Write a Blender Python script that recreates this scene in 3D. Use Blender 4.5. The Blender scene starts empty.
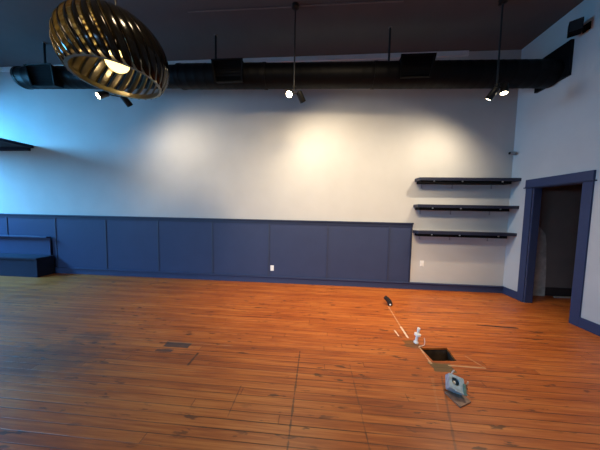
import bpy, bmesh, math, random
from mathutils import Vector, Matrix, Euler
random.seed(7)
PI = math.pi
SC = bpy.context.scene
COL = SC.collection

# ------------------------------------------------------------------ dimensions (metres)
XC, H = 3.645, 4.536          # right wall, ceiling height
XL, YB = -8.6, -8.6           # left wall, wall behind the camera
WT = 0.12                     # wall thickness
DY0, DY1, DZ = -0.445, -1.15, 2.0   # doorway in the right wall

# ------------------------------------------------------------------ materials
def new_mat(name):
    m = bpy.data.materials.new(name); m.use_nodes = True
    nt = m.node_tree
    return m, nt, nt.nodes['Principled BSDF']

def ln(nt, a, b): nt.links.new(a, b)

def simple(name, col, rough=0.5, metal=0.0, var=0.08, scale=6.0, bump=0.0, bscale=60.0, coat=0.0, spec=None):
    m, nt, p = new_mat(name)
    tc = nt.nodes.new('ShaderNodeTexCoord')
    n = nt.nodes.new('ShaderNodeTexNoise'); n.inputs['Scale'].default_value = scale; n.inputs['Detail'].default_value = 4
    ln(nt, tc.outputs['Object'], n.inputs['Vector'])
    r = nt.nodes.new('ShaderNodeValToRGB')
    r.color_ramp.elements[0].position = .3; r.color_ramp.elements[1].position = .7
    r.color_ramp.elements[0].color = tuple(c*(1-var) for c in col)+(1,)
    r.color_ramp.elements[1].color = tuple(min(1, c*(1+var)) for c in col)+(1,)
    ln(nt, n.outputs['Fac'], r.inputs['Fac']); ln(nt, r.outputs['Color'], p.inputs['Base Color'])
    p.inputs['Roughness'].default_value = rough; p.inputs['Metallic'].default_value = metal
    p.inputs['Coat Weight'].default_value = coat
    if spec is not None: p.inputs['Specular IOR Level'].default_value = spec
    if bump:
        n2 = nt.nodes.new('ShaderNodeTexNoise'); n2.inputs['Scale'].default_value = bscale; n2.inputs['Detail'].default_value = 5
        ln(nt, tc.outputs['Object'], n2.inputs['Vector'])
        b = nt.nodes.new('ShaderNodeBump'); b.inputs['Strength'].default_value = bump; b.inputs['Distance'].default_value = .01
        ln(nt, n2.outputs['Fac'], b.inputs['Height']); ln(nt, b.outputs['Normal'], p.inputs['Normal'])
    return m

def emis(name, col, s):
    m, nt, p = new_mat(name)
    p.inputs['Base Color'].default_value = (.8, .8, .8, 1)
    p.inputs['Emission Color'].default_value = col+(1,); p.inputs['Emission Strength'].default_value = s
    return m

M = dict(
    wall=simple('plaster_paint', (.50, .495, .485), .75, var=.035, scale=2.2, bump=.12, bscale=9),
    ceil=simple('ceiling_paint', (.105, .095, .098), .85, var=.05, scale=3),
    navy=simple('navy_paint', (.034, .047, .106), .55, var=.05, scale=3, bump=.03, bscale=30, spec=.28),
    navyd=simple('navy_paint_dark', (.021, .029, .064), .5, var=.06, scale=4, spec=.28),
    navyb=simple('navy_paint_batten', (.026, .036, .080), .5, var=.05, scale=3),
    crown=simple('crown_paint', (.72, .72, .72), .6, var=.03),
    bench=simple('bench_paint', (.010, .016, .038), .55, var=.06, scale=4, spec=.2),
    shelf=simple('shelf_paint', (.015, .018, .040), .45, var=.06, scale=5),
    duct=simple('duct_black_paint', (.0035, .0033, .0038), .5, var=.1, scale=5, spec=.12),
    ductrib=simple('duct_collar_black', (.004, .0035, .004), .5, var=.1, scale=5, spec=.15),
    lip=simple('register_lip_metal', (.012, .012, .013), .4, var=.05),
    black=simple('matte_black', (.004, .004, .005), .7, var=.1, spec=.1),
    rod=simple('black_rod', (.010, .010, .011), .5, var=.1),
    lamp=simple('lamp_black_metal', (.012, .011, .010), .35, .3),
    slat_out=simple('dark_bronze', (.010, .0085, .007), .14, .6, var=.15, scale=8),
    brass=simple('polished_brass', (.40, .345, .225), .30, 1.0, var=.12, scale=10),
    white=simple('white_plastic', (.82, .80, .76), .4, var=.02),
    pale=simple('pale_mottled', (.50, .44, .37), .8, var=.25, scale=9),
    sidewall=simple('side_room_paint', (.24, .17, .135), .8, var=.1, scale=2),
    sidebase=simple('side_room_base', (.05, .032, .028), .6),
    pit=simple('pit_dark_wood', (.045, .026, .016), .85, var=.4, scale=14),
    galv=simple('galvanised_steel', (.46, .56, .60), .35, .35, var=.25, scale=40),
    green=simple('green_strap', (.10, .18, .15), .5, var=.3, scale=40),
    plate=simple('dull_brown_plate', (.22, .13, .09), .4, .2, var=.3, scale=30),
    wire=simple('pale_wire', (.75, .55, .45), .5),
    pvc=simple('white_pvc', (.80, .77, .74), .35, var=.05),
    camg=simple('grey_plastic', (.30, .30, .30), .45),
    rubber=simple('black_rubber', (.010, .010, .011), .55),
    screw=simple('bright_screw', (.65, .63, .58), .3, .8),
    frame=simple('window_frame_paint', (.03, .035, .05), .5),
    conduit=simple('ceiling_conduit', (.20, .17, .165), .6),
    lens=emis('lamp_lens', (1.0, .86, .58), 22.0),
    lens_hot=emis('lamp_lens_hot', (1.0, .86, .56), 60.0),
    bulb=emis('pendant_bulb', (1.0, .72, .24), 3.0),
)

# ---- floor : narrow strip boards running along X
def floor_mat():
    m, nt, p = new_mat('worn_fir_boards')
    N = nt.nodes
    def val(x):
        v = N.new('ShaderNodeValue'); v.outputs[0].default_value = x; return v.outputs[0]
    def mt(op, a, b=None, c=None, clamp=False):
        n = N.new('ShaderNodeMath'); n.operation = op; n.use_clamp = clamp
        for i, s in enumerate((a, b, c)):
            if s is None: continue
            if isinstance(s, (int, float)): n.inputs[i].default_value = s
            else: ln(nt, s, n.inputs[i])
        return n.outputs[0]
    geo = N.new('ShaderNodeNewGeometry')
    sep = N.new('ShaderNodeSeparateXYZ'); ln(nt, geo.outputs['Position'], sep.inputs[0])
    X, Y = sep.outputs[0], sep.outputs[1]
    BW, BL = .072, 3.4
    def comb(a, b, c=0.0):
        n = N.new('ShaderNodeCombineXYZ')
        for i, s in enumerate((a, b, c)):
            if isinstance(s, (int, float)): n.inputs[i].default_value = s
            else: ln(nt, s, n.inputs[i])
        return n.outputs[0]
    def white(vec):
        n = N.new('ShaderNodeTexWhiteNoise'); n.noise_dimensions = '2D'; ln(nt, vec, n.inputs['Vector']); return n.outputs['Value']
    def noise(vec, sc, det=4, ro=.55):
        n = N.new('ShaderNodeTexNoise'); n.inputs['Scale'].default_value = sc; n.inputs['Detail'].default_value = det
        n.inputs['Roughness'].default_value = ro
        ln(nt, vec, n.inputs['Vector']); return n.outputs['Fac']
    def smooth(v, a, b):
        n = N.new('ShaderNodeMapRange'); n.interpolation_type = 'SMOOTHSTEP'
        n.inputs['From Min'].default_value = a; n.inputs['From Max'].default_value = b
        ln(nt, v, n.inputs['Value']); return n.outputs[0]
    row = mt('FLOOR', mt('DIVIDE', Y, BW))
    fy = mt('FRACT', mt('DIVIDE', Y, BW))
    rh = white(comb(row, 3.7))
    xs = mt('ADD', mt('DIVIDE', X, BL), mt('MULTIPLY', rh, 17.3))
    colid = mt('FLOOR', xs); fx = mt('FRACT', xs)
    bid = white(comb(row, colid))
    # seams: how wide and how black each gap is differs from board to board
    gapr = white(comb(row, 9.1))
    dy = mt('MINIMUM', fy, mt('SUBTRACT', 1.0, fy))
    lw = noise(comb(mt('MULTIPLY', X, .7), mt('MULTIPLY', row, 5.0)), 1.0, 2)
    seamw = mt('MULTIPLY_ADD', mt('MULTIPLY', gapr, lw), .06, .010)
    seamk = mt('MULTIPLY_ADD', smooth(noise(comb(mt('MULTIPLY', X, .9), mt('MULTIPLY', row, 3.1), 4.0), 1.0, 2), .34, .60), .75, .22)
    seam = mt('SUBTRACT', 1.0, smooth(mt('SUBTRACT', dy, seamw), 0.0, .03))
    dx = mt('MULTIPLY', mt('MINIMUM', fx, mt('SUBTRACT', 1.0, fx)), BL)
    butt = mt('SUBTRACT', 1.0, smooth(dx, .002, .006))
    # grain and wear
    g1 = noise(comb(mt('MULTIPLY_ADD', X, 2.2, mt('MULTIPLY', bid, 40)), mt('MULTIPLY', Y, 55.0)), 1.0, 6, .6)
    g2 = noise(comb(mt('MULTIPLY', X, .9), mt('MULTIPLY', Y, 1.6)), 1.1, 3)
    cr = N.new('ShaderNodeValToRGB'); e = cr.color_ramp.elements
    e[0].position = 0.0; e[0].color = (.24, .050, .008, 1)
    e[1].position = 1.0; e[1].color = (.58, .185, .036, 1)
    k = e.new(.5); k.color = (.43, .105, .016, 1)
    f = mt('ADD', mt('MULTIPLY', bid, .30), mt('ADD', mt('MULTIPLY', mt('SUBTRACT', g1, .5), 1.9), mt('ADD', mt('MULTIPLY', g2, .68), mt('MULTIPLY', mt('SUBTRACT', noise(comb(mt('MULTIPLY', X, .8), mt('MULTIPLY', Y, 13.0), 5.0), 1.0, 4), .5), 1.3))), clamp=True)
    ln(nt, f, cr.inputs['Fac'])
    colr = cr.outputs['Color']
    def mix(fac, a, b):
        n = N.new('ShaderNodeMix'); n.data_type = 'RGBA'
        ln(nt, fac, n.inputs[0]) if not isinstance(fac, (int, float)) else None
        for s, i in ((a, 6), (b, 7)):
            if isinstance(s, tuple): n.inputs[i].default_value = s+(1,)
            else: ln(nt, s, n.inputs[i])
        return n.outputs[2]
    # black knots and gouges, elongated along the boards
    gv = noise(comb(mt('MULTIPLY', X, 5.0), mt('MULTIPLY', Y, 22.0), 2.0), 1.0, 3)
    gate = noise(comb(X, Y, 7.0), 1.3, 2)
    gouge = mt('MULTIPLY', smooth(gv, .60, .66), smooth(gate, .40, .55))
    colr = mix(mt('MULTIPLY', gouge, .75), colr, (.035, .018, .010))
    en = noise(comb(mt('MULTIPLY', X, 6.0), mt('MULTIPLY', Y, 14.0), 1.0), 1.0, 4)
    def seg(x0, y0, x1, y1, w, soft, rough=0.0):
        """distance mask of a line segment on the floor"""
        L2 = (x1-x0)**2+(y1-y0)**2
        px, py = mt('SUBTRACT', X, x0), mt('SUBTRACT', Y, y0)
        t = mt('ADD', mt('MULTIPLY', px, (x1-x0)/L2), mt('MULTIPLY', py, (y1-y0)/L2), clamp=True)
        ex = mt('SUBTRACT', px, mt('MULTIPLY', t, x1-x0)); ey = mt('SUBTRACT', py, mt('MULTIPLY', t, y1-y0))
        d = mt('SQRT', mt('ADD', mt('MULTIPLY', ex, ex), mt('MULTIPLY', ey, ey)))
        if rough: d = mt('ADD', d, mt('MULTIPLY', mt('SUBTRACT', en, .5), rough))
        return mt('SUBTRACT', 1.0, smooth(d, w, w+soft))
    def blob(cx, cy, rx, ry, soft, rough):
        ex = mt('DIVIDE', mt('SUBTRACT', X, cx), rx); ey = mt('DIVIDE', mt('SUBTRACT', Y, cy), ry)
        d = mt('SQRT', mt('ADD', mt('MULTIPLY', ex, ex), mt('MULTIPLY', ey, ey)))
        d = mt('ADD', d, mt('MULTIPLY', mt('SUBTRACT', en, .5), rough))
        return mt('SUBTRACT', 1.0, smooth(d, 1-soft, 1+soft))
    def rect(cx, cy, hx, hy, rough=.03):
        ex = mt('SUBTRACT', mt('ABSOLUTE', mt('SUBTRACT', X, cx)), hx)
        ey = mt('SUBTRACT', mt('ABSOLUTE', mt('SUBTRACT', Y, cy)), hy)
        d = mt('ADD', mt('MAXIMUM', ex, ey), mt('MULTIPLY', mt('SUBTRACT', en, .5), rough))
        return mt('SUBTRACT', 1.0, smooth(d, -.006, .006))
    def put(mask, col, a):
        nonlocal colr
        colr = mix(mt('MULTIPLY', mask, a), colr, col)
    put(blob(-2.70, -2.58, .50, .26, .5, 2.2), (.075, .045, .034), .5)     # old dark stain on the left
    put(blob(-2.55, -2.20, .22, .10, .4, 2.6), (.07, .04, .03), .5)
    put(rect(-1.52, -2.235, .145, .045), (.050, .040, .034), .85)           # dark repaired patch
    put(rect(-1.60, -2.345, .09, .020, .05), (.06, .035, .025), .8)
    put(seg(-1.22, -2.35, -1.22, -2.52, .004, .016, .05), (.04, .022, .015), .85)
    put(seg(2.24, -1.374, 2.72, -1.402, .010, .012, .03), (.022, .012, .010), .95)   # dark gash
    put(seg(1.25, -1.10, 2.5, -1.00, .010, .02, .06), (.07, .03, .014), .5)
    put(seg(-.15, -2.20, -.155, -4.2, .001, .009, .04), (.05, .024, .012), .75)  # straight cuts across the boards
    put(seg(.36, -2.35, .38, -3.6, .001, .007, .03), (.07, .03, .014), .45)
    put(seg(-.62, -2.72, -.62, -3.0, .0005, .006, .02), (.07, .03, .014), .6)
    put(seg(1.20, -2.42, .90, -3.15, .002, .010, .03), (.08, .035, .018), .5)
    put(rect(1.13, -1.93, .085, .075, .10), (.15, .075, .022), .75)         # bare olive patches round the trench
    put(rect(1.27, -2.305, .10, .060, .07), (.105, .075, .030), .9)
    put(seg(1.19, -.93, 1.15, -1.55, .003, .008, .02), (.62, .36, .20), .7)  # pale scratches
    put(seg(1.152, -1.55, 1.142, -1.80, .007, .008, .01), (.80, .62, .50), .95)
    put(seg(1.037, -1.65, 1.042, -1.77, .006, .006, .01), (.80, .62, .50), .95)
    put(seg(1.195, -2.0, 1.19, -2.24, .003, .010, .05), (.60, .40, .26), .8)
    put(seg(1.36, -2.262, 1.70, -2.262, .005, .008, .02), (.55, .33, .18), .8)
    put(seg(1.62, -2.09, 1.70, -2.262, .003, .006, .02), (.55, .30, .15), .6)
    put(seg(1.10, -2.45, .97, -2.80, .004, .008, .03), (.50, .24, .10), .2)
    put(seg(-6, -2.19, -.9, -2.19, .001, .007, .03), (.55, .27, .11), .45)    # pale worn board edges
    put(seg(-4, -1.70, -1.5, -1.70, .001, .006, .03), (.55, .27, .11), .35)
    put(seg(-1.1, -2.53, .6, -2.53, .003, .006, .02), (.55, .27, .11), .12)
    colr = mix(mt('MAXIMUM', mt('MULTIPLY', seam, seamk), mt('MULTIPLY', butt, .45)), colr, (.045, .016, .006))
    ln(nt, colr, p.inputs['Base Color'])
    ro = mt('MULTIPLY_ADD', g1, .18, mt('MULTIPLY_ADD', g2, .20, .22))
    ln(nt, ro, p.inputs['Roughness'])
    p.inputs['Specular IOR Level'].default_value = .42
    bp = N.new('ShaderNodeBump'); bp.inputs['Strength'].default_value = .35; bp.inputs['Distance'].default_value = .004
    hgt = mt('SUBTRACT', mt('ADD', mt('MULTIPLY', g1, .25), mt('MULTIPLY', bid, .4)), mt('MAXIMUM', seam, butt))
    ln(nt, hgt, bp.inputs['Height']); ln(nt, bp.outputs['Normal'], p.inputs['Normal'])
    return m
M['floor'] = floor_mat()

# ------------------------------------------------------------------ mesh helpers
class MB:
    def __init__(self): self.bm = bmesh.new(); self.o = Vector((0, 0, 0))
    def box(self, c, s, rot=None, bev=0.0):
        t = bmesh.new(); bmesh.ops.create_cube(t, size=1.0)
        bmesh.ops.scale(t, vec=Vector(s), verts=t.verts)
        if bev: bmesh.ops.bevel(t, geom=list(t.edges), offset=bev, segments=2, profile=.6, affect='EDGES')
        mat = Matrix.Translation(Vector(c))
        if rot: mat = mat @ Euler(rot).to_matrix().to_4x4()
        return self._merge(t, mat)
    def bb(self, x0, x1, y0, y1, z0, z1, bev=0.0):
        return self.box(((x0+x1)/2, (y0+y1)/2, (z0+z1)/2), (abs(x1-x0), abs(y1-y0), abs(z1-z0)), None, bev)
    def _merge(self, t, mat):
        bmesh.ops.transform(t, matrix=mat, verts=t.verts)
        me = bpy.data.meshes.new('tmp'); t.to_mesh(me); t.free()
        self.bm.from_mesh(me); bpy.data.meshes.remove(me); return self
    def hexa(self, b, t):
        """solid between two quads given corner by corner"""
        vb = [self.bm.verts.new(v) for v in b]; vt = [self.bm.verts.new(v) for v in t]
        self.bm.faces.new(vb[::-1]); self.bm.faces.new(vt)
        for i in range(4):
            j = (i+1) % 4; self.bm.faces.new((vb[i], vb[j], vt[j], vt[i]))
        return self
    def lathe(self, a, b, prof, n=24, caps=True):
        """prof: list of (t along a->b in metres, radius)"""
        a, b = Vector(a), Vector(b); d = (b-a).normalized()
        q = d.to_track_quat('Z', 'Y').to_matrix()
        rings = []
        for t, r in prof:
            rings.append([self.bm.verts.new(a + d*t + q @ Vector((r*math.cos(2*PI*i/n), r*math.sin(2*PI*i/n), 0))) for i in range(n)])
        for r0, r1 in zip(rings, rings[1:]):
            for i in range(n):
                j = (i+1) % n
                f = self.bm.faces.new((r0[i], r0[j], r1[j], r1[i])); f.smooth = True
        if caps:
            self.bm.faces.new(rings[0][::-1]); self.bm.faces.new(rings[-1])
        return self
    def cyl(self, a, b, r, n=20):
        return self.lathe(a, b, [(0, r), ((Vector(b)-Vector(a)).length, r)], n)
    def tube(self, pts, r, n=10):
        pts = [Vector(p) for p in pts]; rings = []
        for i, p in enumerate(pts):
            d = (pts[min(i+1, len(pts)-1)]-pts[max(i-1, 0)]).normalized()
            q = d.to_track_quat('Z', 'Y').to_matrix()
            rr = r[i] if isinstance(r, (list, tuple)) else r
            rings.append([self.bm.verts.new(p + q @ Vector((rr*math.cos(2*PI*k/n), rr*math.sin(2*PI*k/n), 0))) for k in range(n)])
        for r0, r1 in zip(rings, rings[1:]):
            for k in range(n):
                j = (k+1) % n; f = self.bm.faces.new((r0[k], r0[j], r1[j], r1[k])); f.smooth = True
        self.bm.faces.new(rings[0][::-1]); self.bm.faces.new(rings[-1]); return self
    def build(self, name, mat, parent=None, sharp=True):
        bmesh.ops.recalc_face_normals(self.bm, faces=list(self.bm.faces))
        me = bpy.data.meshes.new(name)
        if parent is not None:
            bmesh.ops.transform(self.bm, matrix=Matrix.Translation(-parent.location) if parent.type == 'EMPTY' or True else Matrix(), verts=self.bm.verts)
        if sharp:
            for e in self.bm.edges:
                if len(e.link_faces) == 2 and e.calc_face_angle(0) > .7: e.smooth = False
        self.bm.to_mesh(me); self.bm.free()
        me.materials.append(mat)
        o = bpy.data.objects.new(name, me); COL.objects.link(o)
        if parent is not None: o.parent = parent
        return o

def tag(o, label, cat, group=None):
    o['label'] = label; o['category'] = cat
    if group: o['group'] = group
    return o
def thing(name, loc, label, cat, group=None):
    o = bpy.data.objects.new(name, None); COL.objects.link(o); o.location = loc; o.empty_display_size = .1
    return tag(o, label, cat, group)
def sub(o_parent_part, mb, name, mat):
    """sub-part: parent is a part mesh whose own origin is its thing's origin"""
    root = o_parent_part.parent
    bmesh.ops.transform(mb.bm, matrix=Matrix.Translation(-root.location), verts=mb.bm.verts)
    bmesh.ops.recalc_face_normals(mb.bm, faces=list(mb.bm.faces))
    me = bpy.data.meshes.new(name); mb.bm.to_mesh(me); mb.bm.free(); me.materials.append(mat)
    o = bpy.data.objects.new(name, me); COL.objects.link(o); o.parent = o_parent_part
    return o
def structure(o): o['kind'] = 'structure'; return o
def dup(root, loc, label, group=None):
    r = root.copy(); COL.objects.link(r); r.location = loc; r['label'] = label
    if group: r['group'] = group
    for ch in list(root.children):
        c = ch.copy(); COL.objects.link(c); c.parent = r
        for g in list(ch.children):
            d = g.copy(); COL.objects.link(d); d.parent = c
    return r

# ------------------------------------------------------------------ the room shell
# floor, with a square hole cut through the boards
HOLE = [(1.202, -1.996), (1.506, -1.956), (1.476, -2.183), (1.229, -2.209)]
XS = XC + WT + 2.6            # far side of the side room
def build_floor():
    bm = bmesh.new()
    inner = [bm.verts.new((x, y, 0)) for x, y in HOLE]
    mid = [bm.verts.new(v) for v in ((1.0, -1.7, 0), (1.7, -1.7, 0), (1.7, -2.5, 0), (1.0, -2.5, 0))]
    outer = [bm.verts.new(v) for v in ((XL, 0, 0), (XC, 0, 0), (XC, YB, 0), (XL, YB, 0))]
    for A, B in ((inner, mid), (mid, outer)):
        for i in range(4):
            j = (i+1) % 4; bm.faces.new((A[i], A[j], B[j], B[i]))
    low = [bm.verts.new((x, y, -.022)) for x, y in HOLE]
    for i in range(4):
        j = (i+1) % 4; bm.faces.new((inner[j], inner[i], low[i], low[j]))
    # boards running on through the doorway
    v = [bm.verts.new(q) for q in ((XC, DY0, 0), (XC+WT, DY0, 0), (XC+WT, DY1, 0), (XC, DY1, 0))]; bm.faces.new(v)
    v = [bm.verts.new(q) for q in ((XC+WT, -.02, 0), (XS, -.02, 0), (XS, -3.2, 0), (XC+WT, -3.2, 0))]; bm.faces.new(v)
    for f in bm.faces:
        f.normal_update()
        if abs(f.normal.z) > .9 and f.normal.z < 0: f.normal_flip()
    me = bpy.data.meshes.new('floor'); bm.to_mesh(me); bm.free(); me.materials.append(M['floor'])
    o = bpy.data.objects.new('floor', me); COL.objects.link(o); structure(o)
    return o
FLOOR = build_floor()
b = MB()
hz = -.022; dz = -.38
pts = [Vector((x, y, 0)) for x, y in HOLE]
cen = sum(pts, Vector())/4
def off(p, k): return cen + (p-cen)*k
for i in range(4):
    a_, b_ = pts[i], pts[(i+1) % 4]
    q = [off(a_, 1.06), off(b_, 1.06), off(b_, 1.25), off(a_, 1.25)]
    b.hexa([v+Vector((0, 0, dz)) for v in q], [v+Vector((0, 0, hz-.001)) for v in q])
q = [off(p_, 1.25) for p_ in pts]
b.hexa([v+Vector((0, 0, dz-.03)) for v in q], [v+Vector((0, 0, dz)) for v in q])
o = b.build('trim_1', M['pit']); structure(o)         # joists and subfloor round the open hole

structure(MB().bb(XL-WT, XC, 0, WT, 0, H).build('wall_back', M['wall']))
# right wall with a doorway
b = MB()
b.bb(XC, XC+WT, DY0, 0, 0, H); b.bb(XC, XC+WT, YB, DY1, 0, H); b.bb(XC, XC+WT, DY1, DY0, DZ, H)
structure(b.build('wall_right', M['wall']))
# left wall and the wall behind the camera carry the windows that light the room
b = MB()
WY0, WY1, WZ0, WZ1 = -3.2, -.35, .9, 3.6
b.bb(XL-WT, XL, YB, WY0, 0, H); b.bb(XL-WT, XL, WY1, 0, 0, H); b.bb(XL-WT, XL, WY0, WY1, 0, WZ0); b.bb(XL-WT, XL, WY0, WY1, WZ1, H)
structure(b.build('wall_left', M['wall']))
b = MB()
FX0, FX1, FZ0, FZ1 = -8.2, -3.6, .6, 2.3
b.bb(XL, FX0, YB-WT, YB, 0, H); b.bb(FX1, XC, YB-WT, YB, 0, H); b.bb(FX0, FX1, YB-WT, YB, 0, FZ0); b.bb(FX0, FX1, YB-WT, YB, FZ1, H)
structure(b.build('wall_front', M['wall']))
structure(MB().bb(XL-WT, XC+WT, YB-WT, WT, H, H+.15).build('ceiling', M['ceil']))
b = MB()
for k in range(4):
    y = WY0+(WY1-WY0)*k/3; b.bb(XL-.12, XL-.04, y-.03, y+.03, WZ0, WZ1)
b.bb(XL-.12, XL-.04, WY0, WY1, WZ0, WZ0+.06); b.bb(XL-.12, XL-.04, WY0, WY1, WZ1-.06, WZ1)
structure(b.build('window_1', M['frame']))
b = MB()
for k in range(4):
    x = FX0+(FX1-FX0)*k/3; b.bb(x-.03, x+.03, YB-.12, YB-.04, FZ0, FZ1)
b.bb(FX0, FX1, YB-.12, YB-.04, FZ0, FZ0+.06); b.bb(FX0, FX1, YB-.12, YB-.04, FZ1-.06, FZ1)
structure(b.build('window_2', M['frame']))

# side room seen through the doorway
b = MB()
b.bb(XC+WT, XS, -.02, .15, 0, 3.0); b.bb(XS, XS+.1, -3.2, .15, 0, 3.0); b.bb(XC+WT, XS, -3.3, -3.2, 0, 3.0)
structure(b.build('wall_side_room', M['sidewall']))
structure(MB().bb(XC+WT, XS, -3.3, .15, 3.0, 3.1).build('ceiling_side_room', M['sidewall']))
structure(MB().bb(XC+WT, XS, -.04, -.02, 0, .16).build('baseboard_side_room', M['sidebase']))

# crown strip along the top of the back wall
structure(MB().bb(XL, 2.72, -.03, 0, H-.085, H).build('trim_2', M['crown']))

# navy wainscot
W = 1.331; XE = 1.882; PW = 1.22
structure(MB().bb(XL, XE, -.014, 0, .12, W-.03).build('trim_3', M['navy']))
b = MB(); b.bb(XL, XE+.012, -.042, 0, W-.03, W, .004); b.bb(XL, XE, -.026, -.014, W-.085, W-.03)
structure(b.build('trim_4', M['navyd']))
n = 5
for k in range(-6, 3):
    x = -.994 + k*PW
    structure(MB().bb(x-.015, x+.015, -.024, -.014, .14, W-.085).build('trim_%d' % n, M['navyb'])); n += 1
structure(MB().bb(XE-.03, XE, -.026, -.014, .14, W-.085).build('trim_%d' % n, M['navyd'])); n += 1
b = MB(); b.bb(XL, XC, -.030, 0, 0, .125, .004); b.bb(XL, XC, -.056, 0, .125, .140, .003)
structure(b.build('baseboard_back', M['navy']))
b = MB(); b.bb(XC-.022, XC, DY0+.115, -.03, 0, .14, .004); b.bb(XC-.022, XC, YB, DY1-.115, 0, .14, .004)
structure(b.build('baseboard_right', M['navy']))

# doorway casing: one structure with its boards as parts
dr = bpy.data.objects.new('door_1', None); COL.objects.link(dr); dr.location = (XC, (DY0+DY1)/2, 0); structure(dr)
MB().bb(XC-.022, XC+.0, DY0, DY0+.115, 0, DZ, .003).build('casing', M['navy'], dr)
MB().bb(XC-.022, XC+.0, DY1-.115, DY1, 0, DZ, .003).build('casing', M['navy'], dr)
MB().bb(XC-.030, XC, DY1-.120, DY0+.120, DZ, DZ+.135, .003).build('header', M['navy'], dr)
MB().bb(XC-.040, XC-.0, DY1-.140, DY0+.140, DZ-.012, DZ+.006, .002).build('fillet', M['navyd'], dr)
MB().bb(XC, XC+WT, DY0-.018, DY0, 0, DZ).build('jamb', M['navy'], dr)
MB().bb(XC, XC+WT, DY1, DY1+.018, 0, DZ).build('jamb', M['navy'], dr)
MB().bb(XC, XC+WT, DY1+.018, DY0-.018, DZ-.018, DZ).build('head_jamb', M['navy'], dr)

# upright pale mottled panel, and a strip, in the side room
b = MB()
b.hexa([(3.86, -.075, .0), (4.36, -.075, .0), (4.36, -.043, .0), (3.86, -.043, .0)],
       [(3.86, -.058, 1.46), (4.05, -.058, 1.44), (4.05, -.042, 1.44), (3.86, -.042, 1.46)])
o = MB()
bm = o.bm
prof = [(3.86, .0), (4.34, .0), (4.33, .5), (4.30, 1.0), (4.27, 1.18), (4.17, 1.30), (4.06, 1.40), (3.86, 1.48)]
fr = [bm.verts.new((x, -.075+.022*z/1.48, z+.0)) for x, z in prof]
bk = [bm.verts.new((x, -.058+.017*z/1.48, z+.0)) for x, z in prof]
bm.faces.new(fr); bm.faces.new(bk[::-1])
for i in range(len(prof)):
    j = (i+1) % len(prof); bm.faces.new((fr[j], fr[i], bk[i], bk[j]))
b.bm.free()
tag(o.build('pale_panel', M['pale']), 'mottled pale panel standing against the dark wall beyond the doorway', 'board')
tag(MB().box((4.66, -.12, .012), (.42, .03, .024), (0, 0, .04), .003).build('wooden_strip', M['pale']),
    'thin pale strip lying on the floor of the dark side room', 'strip')

# ------------------------------------------------------------------ ductwork
DA = Vector((0, -.62, 3.825))
duct = thing('ventilation_duct', (-1.0, -.62, 3.825), 'long round black ventilation duct running under the ceiling along the back wall', 'duct')
def dcz(x): return 3.815 - .02*(x+.35)
def dc(x): return (x, DA.y, dcz(x))
def section(x0, x1, r, name='duct_section'):
    L = x1-x0
    p = [(0, r)]
    k = .16
    while k < L-.05:
        p += [(k-.012, r), (k, r+.0025), (k+.012, r)]; k += .16
    p.append((L, r))
    return MB().lathe(dc(x0), dc(x1), p, 40).build(name, M['duct'], duct)
section(-5.56, -2.45, .178); section(-2.45, -.95, .194); section(-.95, .88, .188); section(.88, 3.62, .192)
for x, r in ((-5.56, .178), (-2.45, .194), (-.95, .194), (.88, .192)):
    MB().lathe(dc(x-.02), dc(x+.03), [(0, r+.001), (.0, r+.006), (.05, r+.006), (.05, r+.001)], 40).build('collar', M['ductrib'], duct)
MB().bb(XC-.05, XC-.002, -.865, -.365, 3.575, 4.075, .004).build('wall_flange', M['duct'], duct)

def register(x0, x1, dz=0.0):
    w = (x1-x0)/2; xc = (x0+x1)/2; th = .014
    top, bot = 3.985+dz, 3.665+dz*.5
    yt, yb = -.865, -.80                 # front face leans back towards the bottom
    wb = w-.03
    def P(sx, z, y, ww): return Vector((xc+sx*ww, y, z))
    F = [P(-1, bot, yb, wb), P(1, bot, yb, wb), P(1, top, yt, w), P(-1, top, yt, w)]
    Bk = [P(-1, bot+.03, -.66, wb), P(1, bot+.03, -.66, wb), P(1, top-.03, -.66, w), P(-1, top-.03, -.66, w)]
    cf = sum(F, Vector())/4; cb = sum(Bk, Vector())/4
    Fi = [cf+(v-cf)*.94 for v in F]; Bi = [cb+(v-cb)*.94 for v in Bk]
    m = MB()
    for i in range(4):
        j = (i+1) % 4
        m.hexa([F[i], F[j], Fi[j], Fi[i]], [Bk[i], Bk[j], Bi[j], Bi[i]])
    bt = m.build('air_register', M['duct'], duct)
    m = MB()                              # louvre blades
    for k in range(7):
        f = (k+.5)/7
        a = Fi[0].lerp(Fi[3], f); c = Fi[1].lerp(Fi[2], f)
        m.box((a+c)/2+Vector((0, .03, 0)), ((c-a).length, .045, .004), (-.6, 0, 0))
    sub(bt, m, 'louvre', M['black'])
    m = MB(); fl = .016
    cfo = [cf+(v-cf)*1.05+Vector((0, -.004, 0)) for v in F]; d = Vector((0, -.010, 0))
    for i in range(4):
        j = (i+1) % 4
        m.hexa([Fi[i], Fi[j], cfo[j], cfo[i]], [Fi[i]+d, Fi[j]+d, cfo[j]+d, cfo[i]+d])
    sub(bt, m, 'frame_lip', M['duct'])
register(-5.18, -4.68)
register(-1.78, -1.27, -.025)
register(1.23, 1.73, -.05)

for x, y, lab in ((-5.11, -.62, 'thin black hanger rod at the far left end of the duct'),
                  (-1.83, -.62, 'thin black hanger rod rising from the middle register to the ceiling'),
                  (1.115, -.62, 'thin black hanger rod left of the right-hand register')):
    rr = dcz(x)-DA.z+(.183 if x < -3 else .200 if x < 1 else .1985)
    t = thing('hanger_rod', (x, y, DA.z+rr), lab, 'rod', 'hanger rods of the duct')
    MB().cyl((x, y, DA.z+rr), (x, y, H-.012), .017, 12).build('rod', M['rod'], t)
    MB().lathe((x, y, H-.014), (x, y, H), [(0, .016), (.004, .03), (.014, .03)], 16).build('ceiling_plate', M['conduit'], t)

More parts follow.
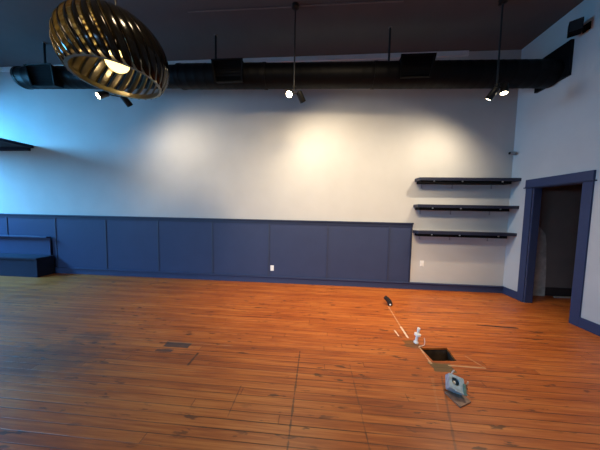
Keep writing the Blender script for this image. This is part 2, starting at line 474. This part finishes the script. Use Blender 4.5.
# conduit on the ceiling, in two runs either side of the middle spotlight
for x0, x1, lab in ((-2.05, -.455, 'thin ceiling conduit running left from the middle twin spotlight'), (-.329, 1.15, 'thin ceiling conduit running right from the middle twin spotlight')):
    tag(MB().cyl((x0, -1.09, H-.012), (x1, -1.08, H-.012), .010, 10).build('electrical_conduit', M['conduit']), lab, 'conduit', 'ceiling conduits')

# ------------------------------------------------------------------ twin spotlights on stems
SPOTS = []
def twin_spot(x, y, zt, heads, label, hot):
    t = thing('twin_spotlight', (x, y, H), label, 'spotlight', 'twin spotlights in front of the duct')
    MB().lathe((x, y, H-.05), (x, y, H), [(0, .02), (.01, .05), (.05, .055)], 20).build('canopy', M['lamp'], t)
    MB().cyl((x, y, zt), (x, y, H-.04), .011, 12).build('stem', M['rod'], t)
    m = MB(); m.lathe((x, y, zt-.03), (x, y, zt+.02), [(0, .022), (.01, .03), (.05, .026)], 16)
    hx = [Vector(h[0]) for h in heads]
    m.cyl(hx[0]+Vector((0, 0, .0)), hx[1]+Vector((0, 0, .0)), .008, 10)
    m.build('crossbar', M['lamp'], t)
    for i, (pos, aim, hotk, power, cone) in enumerate(heads):
        pos = Vector(pos); d = (Vector(aim)-pos).normalized()
        a = pos - d*.035; e = pos + d*.125
        hd = MB().lathe(a, e, [(0, .022), (.006, .038), (.02, .045), (.16, .047), (.16, .043), (.142, .040)], 22).build('lamp_head', M['lamp'], t)
        sub(hd, MB().cyl(e-d*.020, e-d*.008, .040, 20), 'lens', M['lens_hot'] if hotk else M['lens'])
        L = bpy.data.lights.new('spot_lamp', 'SPOT'); L.energy = power; L.color = (1.0, .82, .58)
        L.spot_size = math.radians(cone); L.spot_blend = 1.0; L.shadow_soft_size = .03
        lo = bpy.data.objects.new('spot_lamp', L); COL.objects.link(lo)
        lo.location = e + d*.012; lo.rotation_euler = d.to_track_quat('-Z', 'Y').to_euler()
    return t
twin_spot(-3.20, -1.15, 3.34,
          [((-3.34, -1.19, 3.29), (-4.0, -2.5, 2.2), True, 60, 75), ((-3.06, -1.17, 3.235), (-2.60, .0, 2.0), False, 62, 160)],
          'twin black spotlight half hidden behind the slatted pendant shade', True)
twin_spot(-.392, -1.09, 3.37,
          [((-.455, -1.09, 3.30), (-.40, -3.0, 1.75), True, 120, 80), ((-.31, -1.07, 3.29), (.50, .0, 1.9), False, 68, 165)],
          'twin black spotlight on a stem in the middle, one lamp glaring forward', True)
twin_spot(2.535, -1.0, 3.38,
          [((2.50, -1.02, 3.30), (1.7, -.1, 1.6), False, 95, 155), ((2.64, -1.0, 3.375), (2.25, -1.5, .8), False, 100, 105)],
          'twin black spotlight on the right, near the flanged end of the duct', False)

# ------------------------------------------------------------------ slatted globe pendant
PC = Vector((-1.87, -2.51, 2.892)); PR_, PBZ, RZ = .40, .365, -.195
def pendant():
    t = thing('pendant_lamp', PC, 'large dark bronze slatted globe pendant hanging open-bottomed near the ceiling at top left', 'pendant lamp')
    NS = 32; seg = 22
    a0 = math.asin(RZ/PBZ); a1 = math.radians(80)
    bm = bmesh.new()
    for s in range(NS):
        prev = None
        for i in range(seg+1):
            f = i/seg; lat = a0+(a1-a0)*f
            tw = -.75*f                                     # slats sweep round as they climb
            phi = 2*PI*s/NS + tw
            r = PR_*math.cos(lat); z = PBZ*math.sin(lat)
            if f < .2: r = r  # bottom taper is the globe itself
            w = 2*PI*max(r, .04)/NS*.92
            rad = Vector((math.cos(phi), math.sin(phi), 0)); tan = Vector((-math.sin(phi), math.cos(phi), 0))
            nrm = Vector((math.cos(phi)*math.cos(lat)/PR_, math.sin(phi)*math.cos(lat)/PR_, math.sin(lat)/PBZ)).normalized()
            tilt = math.radians(20)
            wd = (tan*math.cos(tilt) + nrm*math.sin(tilt)); th = (nrm*math.cos(tilt) - tan*math.sin(tilt))
            c = rad*r + Vector((0, 0, z))
            ring = []
            for u, v in ((-.5, 0), (-.25, .35), (.25, .35), (.5, 0), (.25, -.12), (-.25, -.12)):
                ring.append(bm.verts.new(c + wd*(u*w) + th*(v*.018)))
            if prev:
                for k in range(6):
                    j = (k+1) % 6; fc = bm.faces.new((prev[k], prev[j], ring[j], ring[k])); fc.smooth = True
                    fc.material_index = 1 if k in (3, 4, 5) else 0
            else:
                bm.faces.new(ring)
            prev = ring
        bm.faces.new(prev[::-1])
    bmesh.ops.recalc_face_normals(bm, faces=list(bm.faces))
    me = bpy.data.meshes.new('shade'); bm.to_mesh(me); bm.free()
    me.materials.append(M['slat_out']); me.materials.append(M['brass'])
    o = bpy.data.objects.new('shade', me); COL.objects.link(o); o.parent = t
    rr = PR_*math.cos(a0)
    zb = PC.z+RZ
    MB().lathe(PC+Vector((0, 0, RZ-.005)), PC+Vector((0, 0, RZ+.05)),
               [(0, rr-.018), (0, rr+.004), (.03, rr+.010), (.045, rr+.006), (.045, rr-.008), (.02, rr-.012), (0, rr-.018)], 72, caps=False).build('rim', M['brass'], t)
    MB().lathe(PC+Vector((0, 0, PBZ*.955)), PC+Vector((0, 0, PBZ+.06)), [(0, .02), (0, .085), (.015, .08), (.03, .03), (.07, .018)], 28).build('cap', M['slat_out'], t)
    MB().cyl(PC+Vector((0, 0, PBZ+.05)), (PC.x, PC.y, H-.03), .008, 12).build('rod', M['rod'], t)
    MB().lathe((PC.x, PC.y, H-.04), (PC.x, PC.y, H), [(0, .02), (.01, .06), (.04, .065)], 24).build('canopy', M['rod'], t)
    so = MB().lathe(PC+Vector((0, 0, .36)), PC+Vector((0, 0, .06)), [(0, .02), (.02, .035), (.30, .04)], 20).build('socket', M['slat_out'], t)
    m = MB(); prof = [(0, .03)]
    for i in range(1, 9):
        a = i/8*PI*.97; prof.append((.085-.085*math.cos(a)+.012, max(.004, .092*math.sin(a))))
    m.lathe(PC+Vector((0, 0, .06)), PC+Vector((0, 0, -.2)), prof, 24); sub(so, m, 'bulb', M['bulb'])
pendant()

# ------------------------------------------------------------------ wall shelves
def shelf(z, x0, label):
    t = thing('wall_shelf', ((x0+XC)/2, -.105, z), label, 'shelf', 'dark shelves by the doorway')
    D = .21; th = .055
    m = MB(); c = .012
    pl = [(x0, 0), (x0, -D+c), (x0+c, -D), (XC-.001, -D), (XC-.001, 0)]
    vb = [m.bm.verts.new((x, y, z-th)) for x, y in pl]; vt = [m.bm.verts.new((x, y, z)) for x, y in pl]
    m.bm.faces.new(vb[::-1]); m.bm.faces.new(vt)
    for i in range(len(pl)):
        j = (i+1) % len(pl); m.bm.faces.new((vb[i], vb[j], vt[j], vt[i]))
    pk = m.build('plank', M['shelf'], t)
    MB().bb(x0+.03, XC-.14, -.185, -.018, z-th-.050, z-th, .003).build('support_rail', M['black'], t)
    for x in (x0+.27, x0+.77, XC-.30):
        k = MB(); k.bb(x-.010, x+.010, -.198, -.185, z-th-.022, z-th)
        k.build('screw_tab', M['screw'], t)
    for x in (x0+.13, x0+.70, XC-.35):
        k = MB(); k.bb(x-.008, x+.008, -.012, 0, z-th-.125, z-th-.050)
        k.bb(x-.008, x+.008, -.022, 0, z-th-.125, z-th-.115); k.build('wall_clip', M['camg'], t)
    return t
shelf(2.190, 1.885, 'dark navy wall shelf, topmost of the three by the doorway')
shelf(1.690, 1.885, 'dark navy wall shelf, middle one of the three by the doorway')
shelf(1.190, XE+.014, 'dark navy wall shelf, lowest of the three, butting against the wainscot end')

# ------------------------------------------------------------------ overhead slab and banquette on the left
t = thing('overhead_shelf', (-7.4, -.3, 2.85), 'deep dark slab shelf high on the left wall area, above the banquette', 'shelf')
MB().bb(XL+.02, -6.32, -1.5, 0, 2.80, 2.86, .004).build('slab', M['bench'], t)
MB().bb(XL+.02, -6.40, -.06, 0, 2.74, 2.80, .004).build('ledger', M['bench'], t)
t = thing('banquette_bench', (-7.0, -.2, 0), 'dark navy built-in banquette bench against the wainscot at lower left', 'bench')
MB().bb(XL+.02, -5.90, -.36, -.060, 0, .38, .006).build('seat_box', M['bench'], t)
MB().bb(XL+.02, -5.88, -.385, -.060, .38, .42, .008).build('seat_top', M['bench'], t)
MB().bb(XL+.02, -5.97, -.060, -.042, .42, .815, .004).build('back_panel', M['navy'], t)
MB().bb(XL+.02, -5.955, -.140, -.042, .815, .845, .006).build('back_cap', M['navy'], t)

# ------------------------------------------------------------------ small fittings on the walls
def outlet(name, x, y, z, label, cat, switch):
    t = thing(name, (x, y, z), label, cat)
    MB().bb(x-.036, x+.036, y-.006, y, z-.058, z+.058, .003).build('cover_plate', M['white'], t)
    if switch:
        MB().bb(x-.017, x+.017, y-.010, y-.006, z-.034, z+.034, .002).build('rocker', M['white'], t)
    else:
        for s in (-1, 1):
            MB().lathe((x, y-.010, z+s*.021), (x, y-.005, z+s*.021), [(0, .0155), (.005, .0165)], 16).build('receptacle', M['white'], t)
outlet('wall_outlet', -.915, -.014, .315, 'small white wall outlet low on the navy wainscot', 'outlet', False)
outlet('switch_plate', 2.105, 0, .523, 'small white cover plate on the pale wall below the shelves', 'switch', True)

t = thing('security_camera', (3.60, -.05, 2.66), 'small grey security camera in the room corner above the shelves', 'camera')
MB().lathe((3.50, -.10, 2.655), (3.62, -.06, 2.665), [(0, .022), (.01, .030), (.10, .030), (.126, .02)], 18).build('body', M['camg'], t)
MB().lathe((3.492, -.103, 2.655), (3.51, -.097, 2.656), [(0, .018), (.012, .022)], 16).build('lens', M['black'], t)
m = MB(); m.cyl((3.60, -.066, 2.66), (3.644, -.03, 2.66), .010, 10); m.lathe((3.630, -.03, 2.66), (3.645, -.03, 2.66), [(0, .024), (.014, .028)], 16)
m.build('mount', M['camg'], t)

t = thing('wall_speaker', (3.44, -1.02, 4.11), 'black box speaker high on the right wall above the duct end', 'speaker')
R = Euler((math.radians(8), 0, math.radians(-52)))
m = MB(); m.box((3.50, -1.0, 4.125), (.13, .13, .155), (math.radians(0), math.radians(0), math.radians(-40)), .008); m.build('cabinet', M['black'], t)
fd = Matrix.Rotation(math.radians(-40), 3, 'Z')
g = Vector((3.50, -1.0, 4.125)) + fd @ Vector((0, -.068, 0))
MB().box(g, (.115, .006, .14), (0, 0, math.radians(-40)), .002).build('grille', M['rubber'], t)
m = MB(); m.tube([(3.53, -.98, 4.12), (3.60, -1.0, 4.115), (3.64, -1.0, 4.115)], .018, 10); m.bb(3.632, 3.645, -1.05, -.96, 4.07, 4.17, .002); m.build('bracket', M['black'], t)

# ------------------------------------------------------------------ things standing on the floor
# bent black cable stub
t = thing('cable_stub', (1.215, -.87, 0), 'bent black rubber stub sticking out of the floor near the back wall', 'pipe stub')
MB().tube([(1.23, -.87, 0), (1.228, -.87, .03), (1.215, -.865, .065), (1.185, -.86, .10), (1.15, -.855, .132)], [.036, .040, .040, .036, .032], 14).build('stub', M['rubber'], t)
MB().lathe((1.222, -.912, .022), (1.224, -.898, .03), [(0, .012), (.012, .016)], 12).build('end_plug', M['white'], t)
# white capped riser
t = thing('pipe_riser', (1.195, -1.90, 0), 'white capped pipe riser with a flange standing beside the floor hole', 'pipe')
a = Vector((1.192, -1.90, 0)); e = Vector((1.222, -1.895, .185)); d = (e-a).normalized()
MB().lathe(a, e, [(0, .026), (.016, .026), (.022, .015), (.10, .014)], 18).build('base_flange', M['pvc'], t)
MB().lathe(a+d*.090, e, [(0, .034), (.022, .036), (.024, .018), (.03, .014)], 22).build('collar', M['pvc'], t)
MB().lathe(a+d*.112, e, [(0, .013), (.03, .013), (.034, .016), (.066, .017), (.072, .012)], 18).build('cap', M['pvc'], t)
# loose grey wire beside it
tag(MB().tube([(1.262, -1.945, .09), (1.268, -1.95, .05), (1.262, -1.955, .015), (1.235, -1.965, .006), (1.20, -1.975, .006), (1.185, -1.99, .006)], .005, 8).build('loose_wire', M['wire']),
    'short loose pale wire at the corner of the floor hole', 'wire')

# galvanised box on a brown plate
t = thing('floor_box', (1.20, -2.62, 0), 'open grey metal electrical box tilted on the floor in front of the hole', 'electrical box')
MB().hexa([(1.115, -2.62, .0), (1.155, -2.76, .0), (1.275, -2.70, .0), (1.235, -2.56, .0)],
          [(1.115, -2.62, .012), (1.155, -2.76, .012), (1.275, -2.70, .012), (1.235, -2.56, .012)]).build('base_plate', M['plate'], t)
bx = Matrix.Translation((1.205, -2.60, .072)) @ Euler((math.radians(38), math.radians(14), math.radians(-14))).to_matrix().to_4x4()
m = MB()
def place(mb, c, s, bev=.002):
    tt = bmesh.new(); bmesh.ops.create_cube(tt, size=1.0); bmesh.ops.scale(tt, vec=Vector(s), verts=tt.verts)
    bmesh.ops.bevel(tt, geom=list(tt.edges), offset=bev, segments=1, affect='EDGES')
    mb._merge(tt, bx @ Matrix.Translation(Vector(c)))
place(m, (-.055, 0, 0), (.006, .11, .07)); place(m, (.055, 0, 0), (.006, .11, .07))
place(m, (0, -.055, 0), (.11, .006, .07)); place(m, (0, .055, 0), (.11, .006, .07)); place(m, (0, 0, -.033), (.11, .11, .004))
m.build('box', M['galv'], t)
m = MB()     # face ring with the round opening
nn = 28
def ringpt(r, a, z): return bx @ Vector((r*math.cos(a)-.008, r*math.sin(a)+.008, z))
sqo = []
for i in range(nn):
    a = 2*PI*i/nn; k = .056/max(abs(math.cos(a)), abs(math.sin(a)))
    sqo.append((bx @ Vector((k*math.cos(a), k*math.sin(a), .036)), ringpt(.030, a, .036), ringpt(.030, a, .022)))
vs = [[m.bm.verts.new(p_) for p_ in q] for q in sqo]
for i in range(nn):
    j = (i+1) % nn
    m.bm.faces.new((vs[i][0], vs[j][0], vs[j][1], vs[i][1])); m.bm.faces.new((vs[i][1], vs[j][1], vs[j][2], vs[i][2]))
m.build('face_ring', M['galv'], t)
m = MB(); m.lathe(bx @ Vector((-.008, .008, -.028)), bx @ Vector((-.008, .008, .03)), [(0, .012), (.04, .012), (.045, .006)], 14); m.build('conduit_end', M['white'], t)
m = MB(); place(m, (.052, -.030, .046), (.020, .085, .012)); m.build('strap', M['green'], t)
m = MB(); place(m, (.025, -.062, .040), (.085, .012, .014)); m.build('clamp_bar', M['galv'], t)
tag(MB().tube([(1.165, -2.55, .0), (1.185, -2.55, .05), (1.19, -2.56, .11), (1.20, -2.57, .155), (1.208, -2.575, .175)][2:], .006, 8).build('loose_wire', M['wire']),
    'short pale wire poking up behind the open metal box', 'wire')
tag(MB().tube([(1.305, -2.60, .005), (1.308, -2.60, .04), (1.300, -2.60, .07), (1.312, -2.60, .10)], .006, 8).build('loose_wire', M['wire']),
    'short pink wire end standing right of the open metal box', 'wire')

# ------------------------------------------------------------------ light
def area(name, loc, aim, sx, sy, power, col):
    L = bpy.data.lights.new(name, 'AREA'); L.shape = 'RECTANGLE'; L.size = sx; L.size_y = sy; L.energy = power; L.color = col
    o = bpy.data.objects.new(name, L); COL.objects.link(o); o.location = loc
    o.rotation_euler = (Vector(aim)-Vector(loc)).to_track_quat('-Z', 'Y').to_euler(); return o
area('daylight_left_window', (XL-.9, (WY0+WY1)/2, 3.75), (XL+2.4, -.35, 1.9), 2.6, 2.0, 1350, (.11, .50, 1.0))
area('daylight_front_window', ((FX0+FX1)/2-1.2, YB-2.4, 3.0), (-.5, -3.5, .6), 6.0, 2.6, 1700, (.30, .60, 1.0))
def spot(name, loc, aim, power, cone, col=(1.0, .78, .50), soft=.32):
    L = bpy.data.lights.new(name, 'SPOT'); L.energy = power; L.color = col; L.spot_size = math.radians(cone); L.spot_blend = 1.0; L.shadow_soft_size = soft
    o = bpy.data.objects.new(name, L); COL.objects.link(o); o.location = loc
    o.rotation_euler = (Vector(aim)-Vector(loc)).to_track_quat('-Z', 'Y').to_euler(); return o
# ceiling track lamps out of view above and behind the camera
spot('track_lamp', (1.75, -1.95, 4.38), (2.1, 0, .5), 55, 74)
spot('track_lamp', (.5, -3.6, 4.38), (.4, -.10, 1.1), 780, 76)
spot('track_lamp', (1.6, -3.9, 4.38), (1.2, -1.2, 0), 230, 68)
spot('track_lamp', (-1.2, -4.2, 4.38), (-.9, -.2, 1.1), 470, 74)

w = bpy.data.worlds.new('World'); SC.world = w; w.use_nodes = True
w.node_tree.nodes['Background'].inputs[0].default_value = (.45, .65, 1.0, 1); w.node_tree.nodes['Background'].inputs[1].default_value = .6

# ------------------------------------------------------------------ camera
cd = bpy.data.cameras.new('camera'); cd.sensor_width = 36; cd.sensor_fit = 'HORIZONTAL'; cd.lens = 218.06/600*36; cd.clip_start = .05
co = bpy.data.objects.new('camera', cd); COL.objects.link(co)
R3 = Matrix(((.99672, -.02429, .07714), (.0785, .0614, -.99502), (.01943, .99782, .06311)))
co.matrix_world = Matrix.Translation((0, -4.4711, 1.5167)) @ R3.to_4x4()
SC.camera = co
vs_ = SC.view_settings
vs_.view_transform = 'Standard'; vs_.look = 'None'; vs_.gamma = 1; vs_.use_curve_mapping = False; vs_.exposure = 0.15
SC.cycles.use_denoising = True
SC.cycles.max_bounces = 8; SC.cycles.sample_clamp_indirect = 4.0
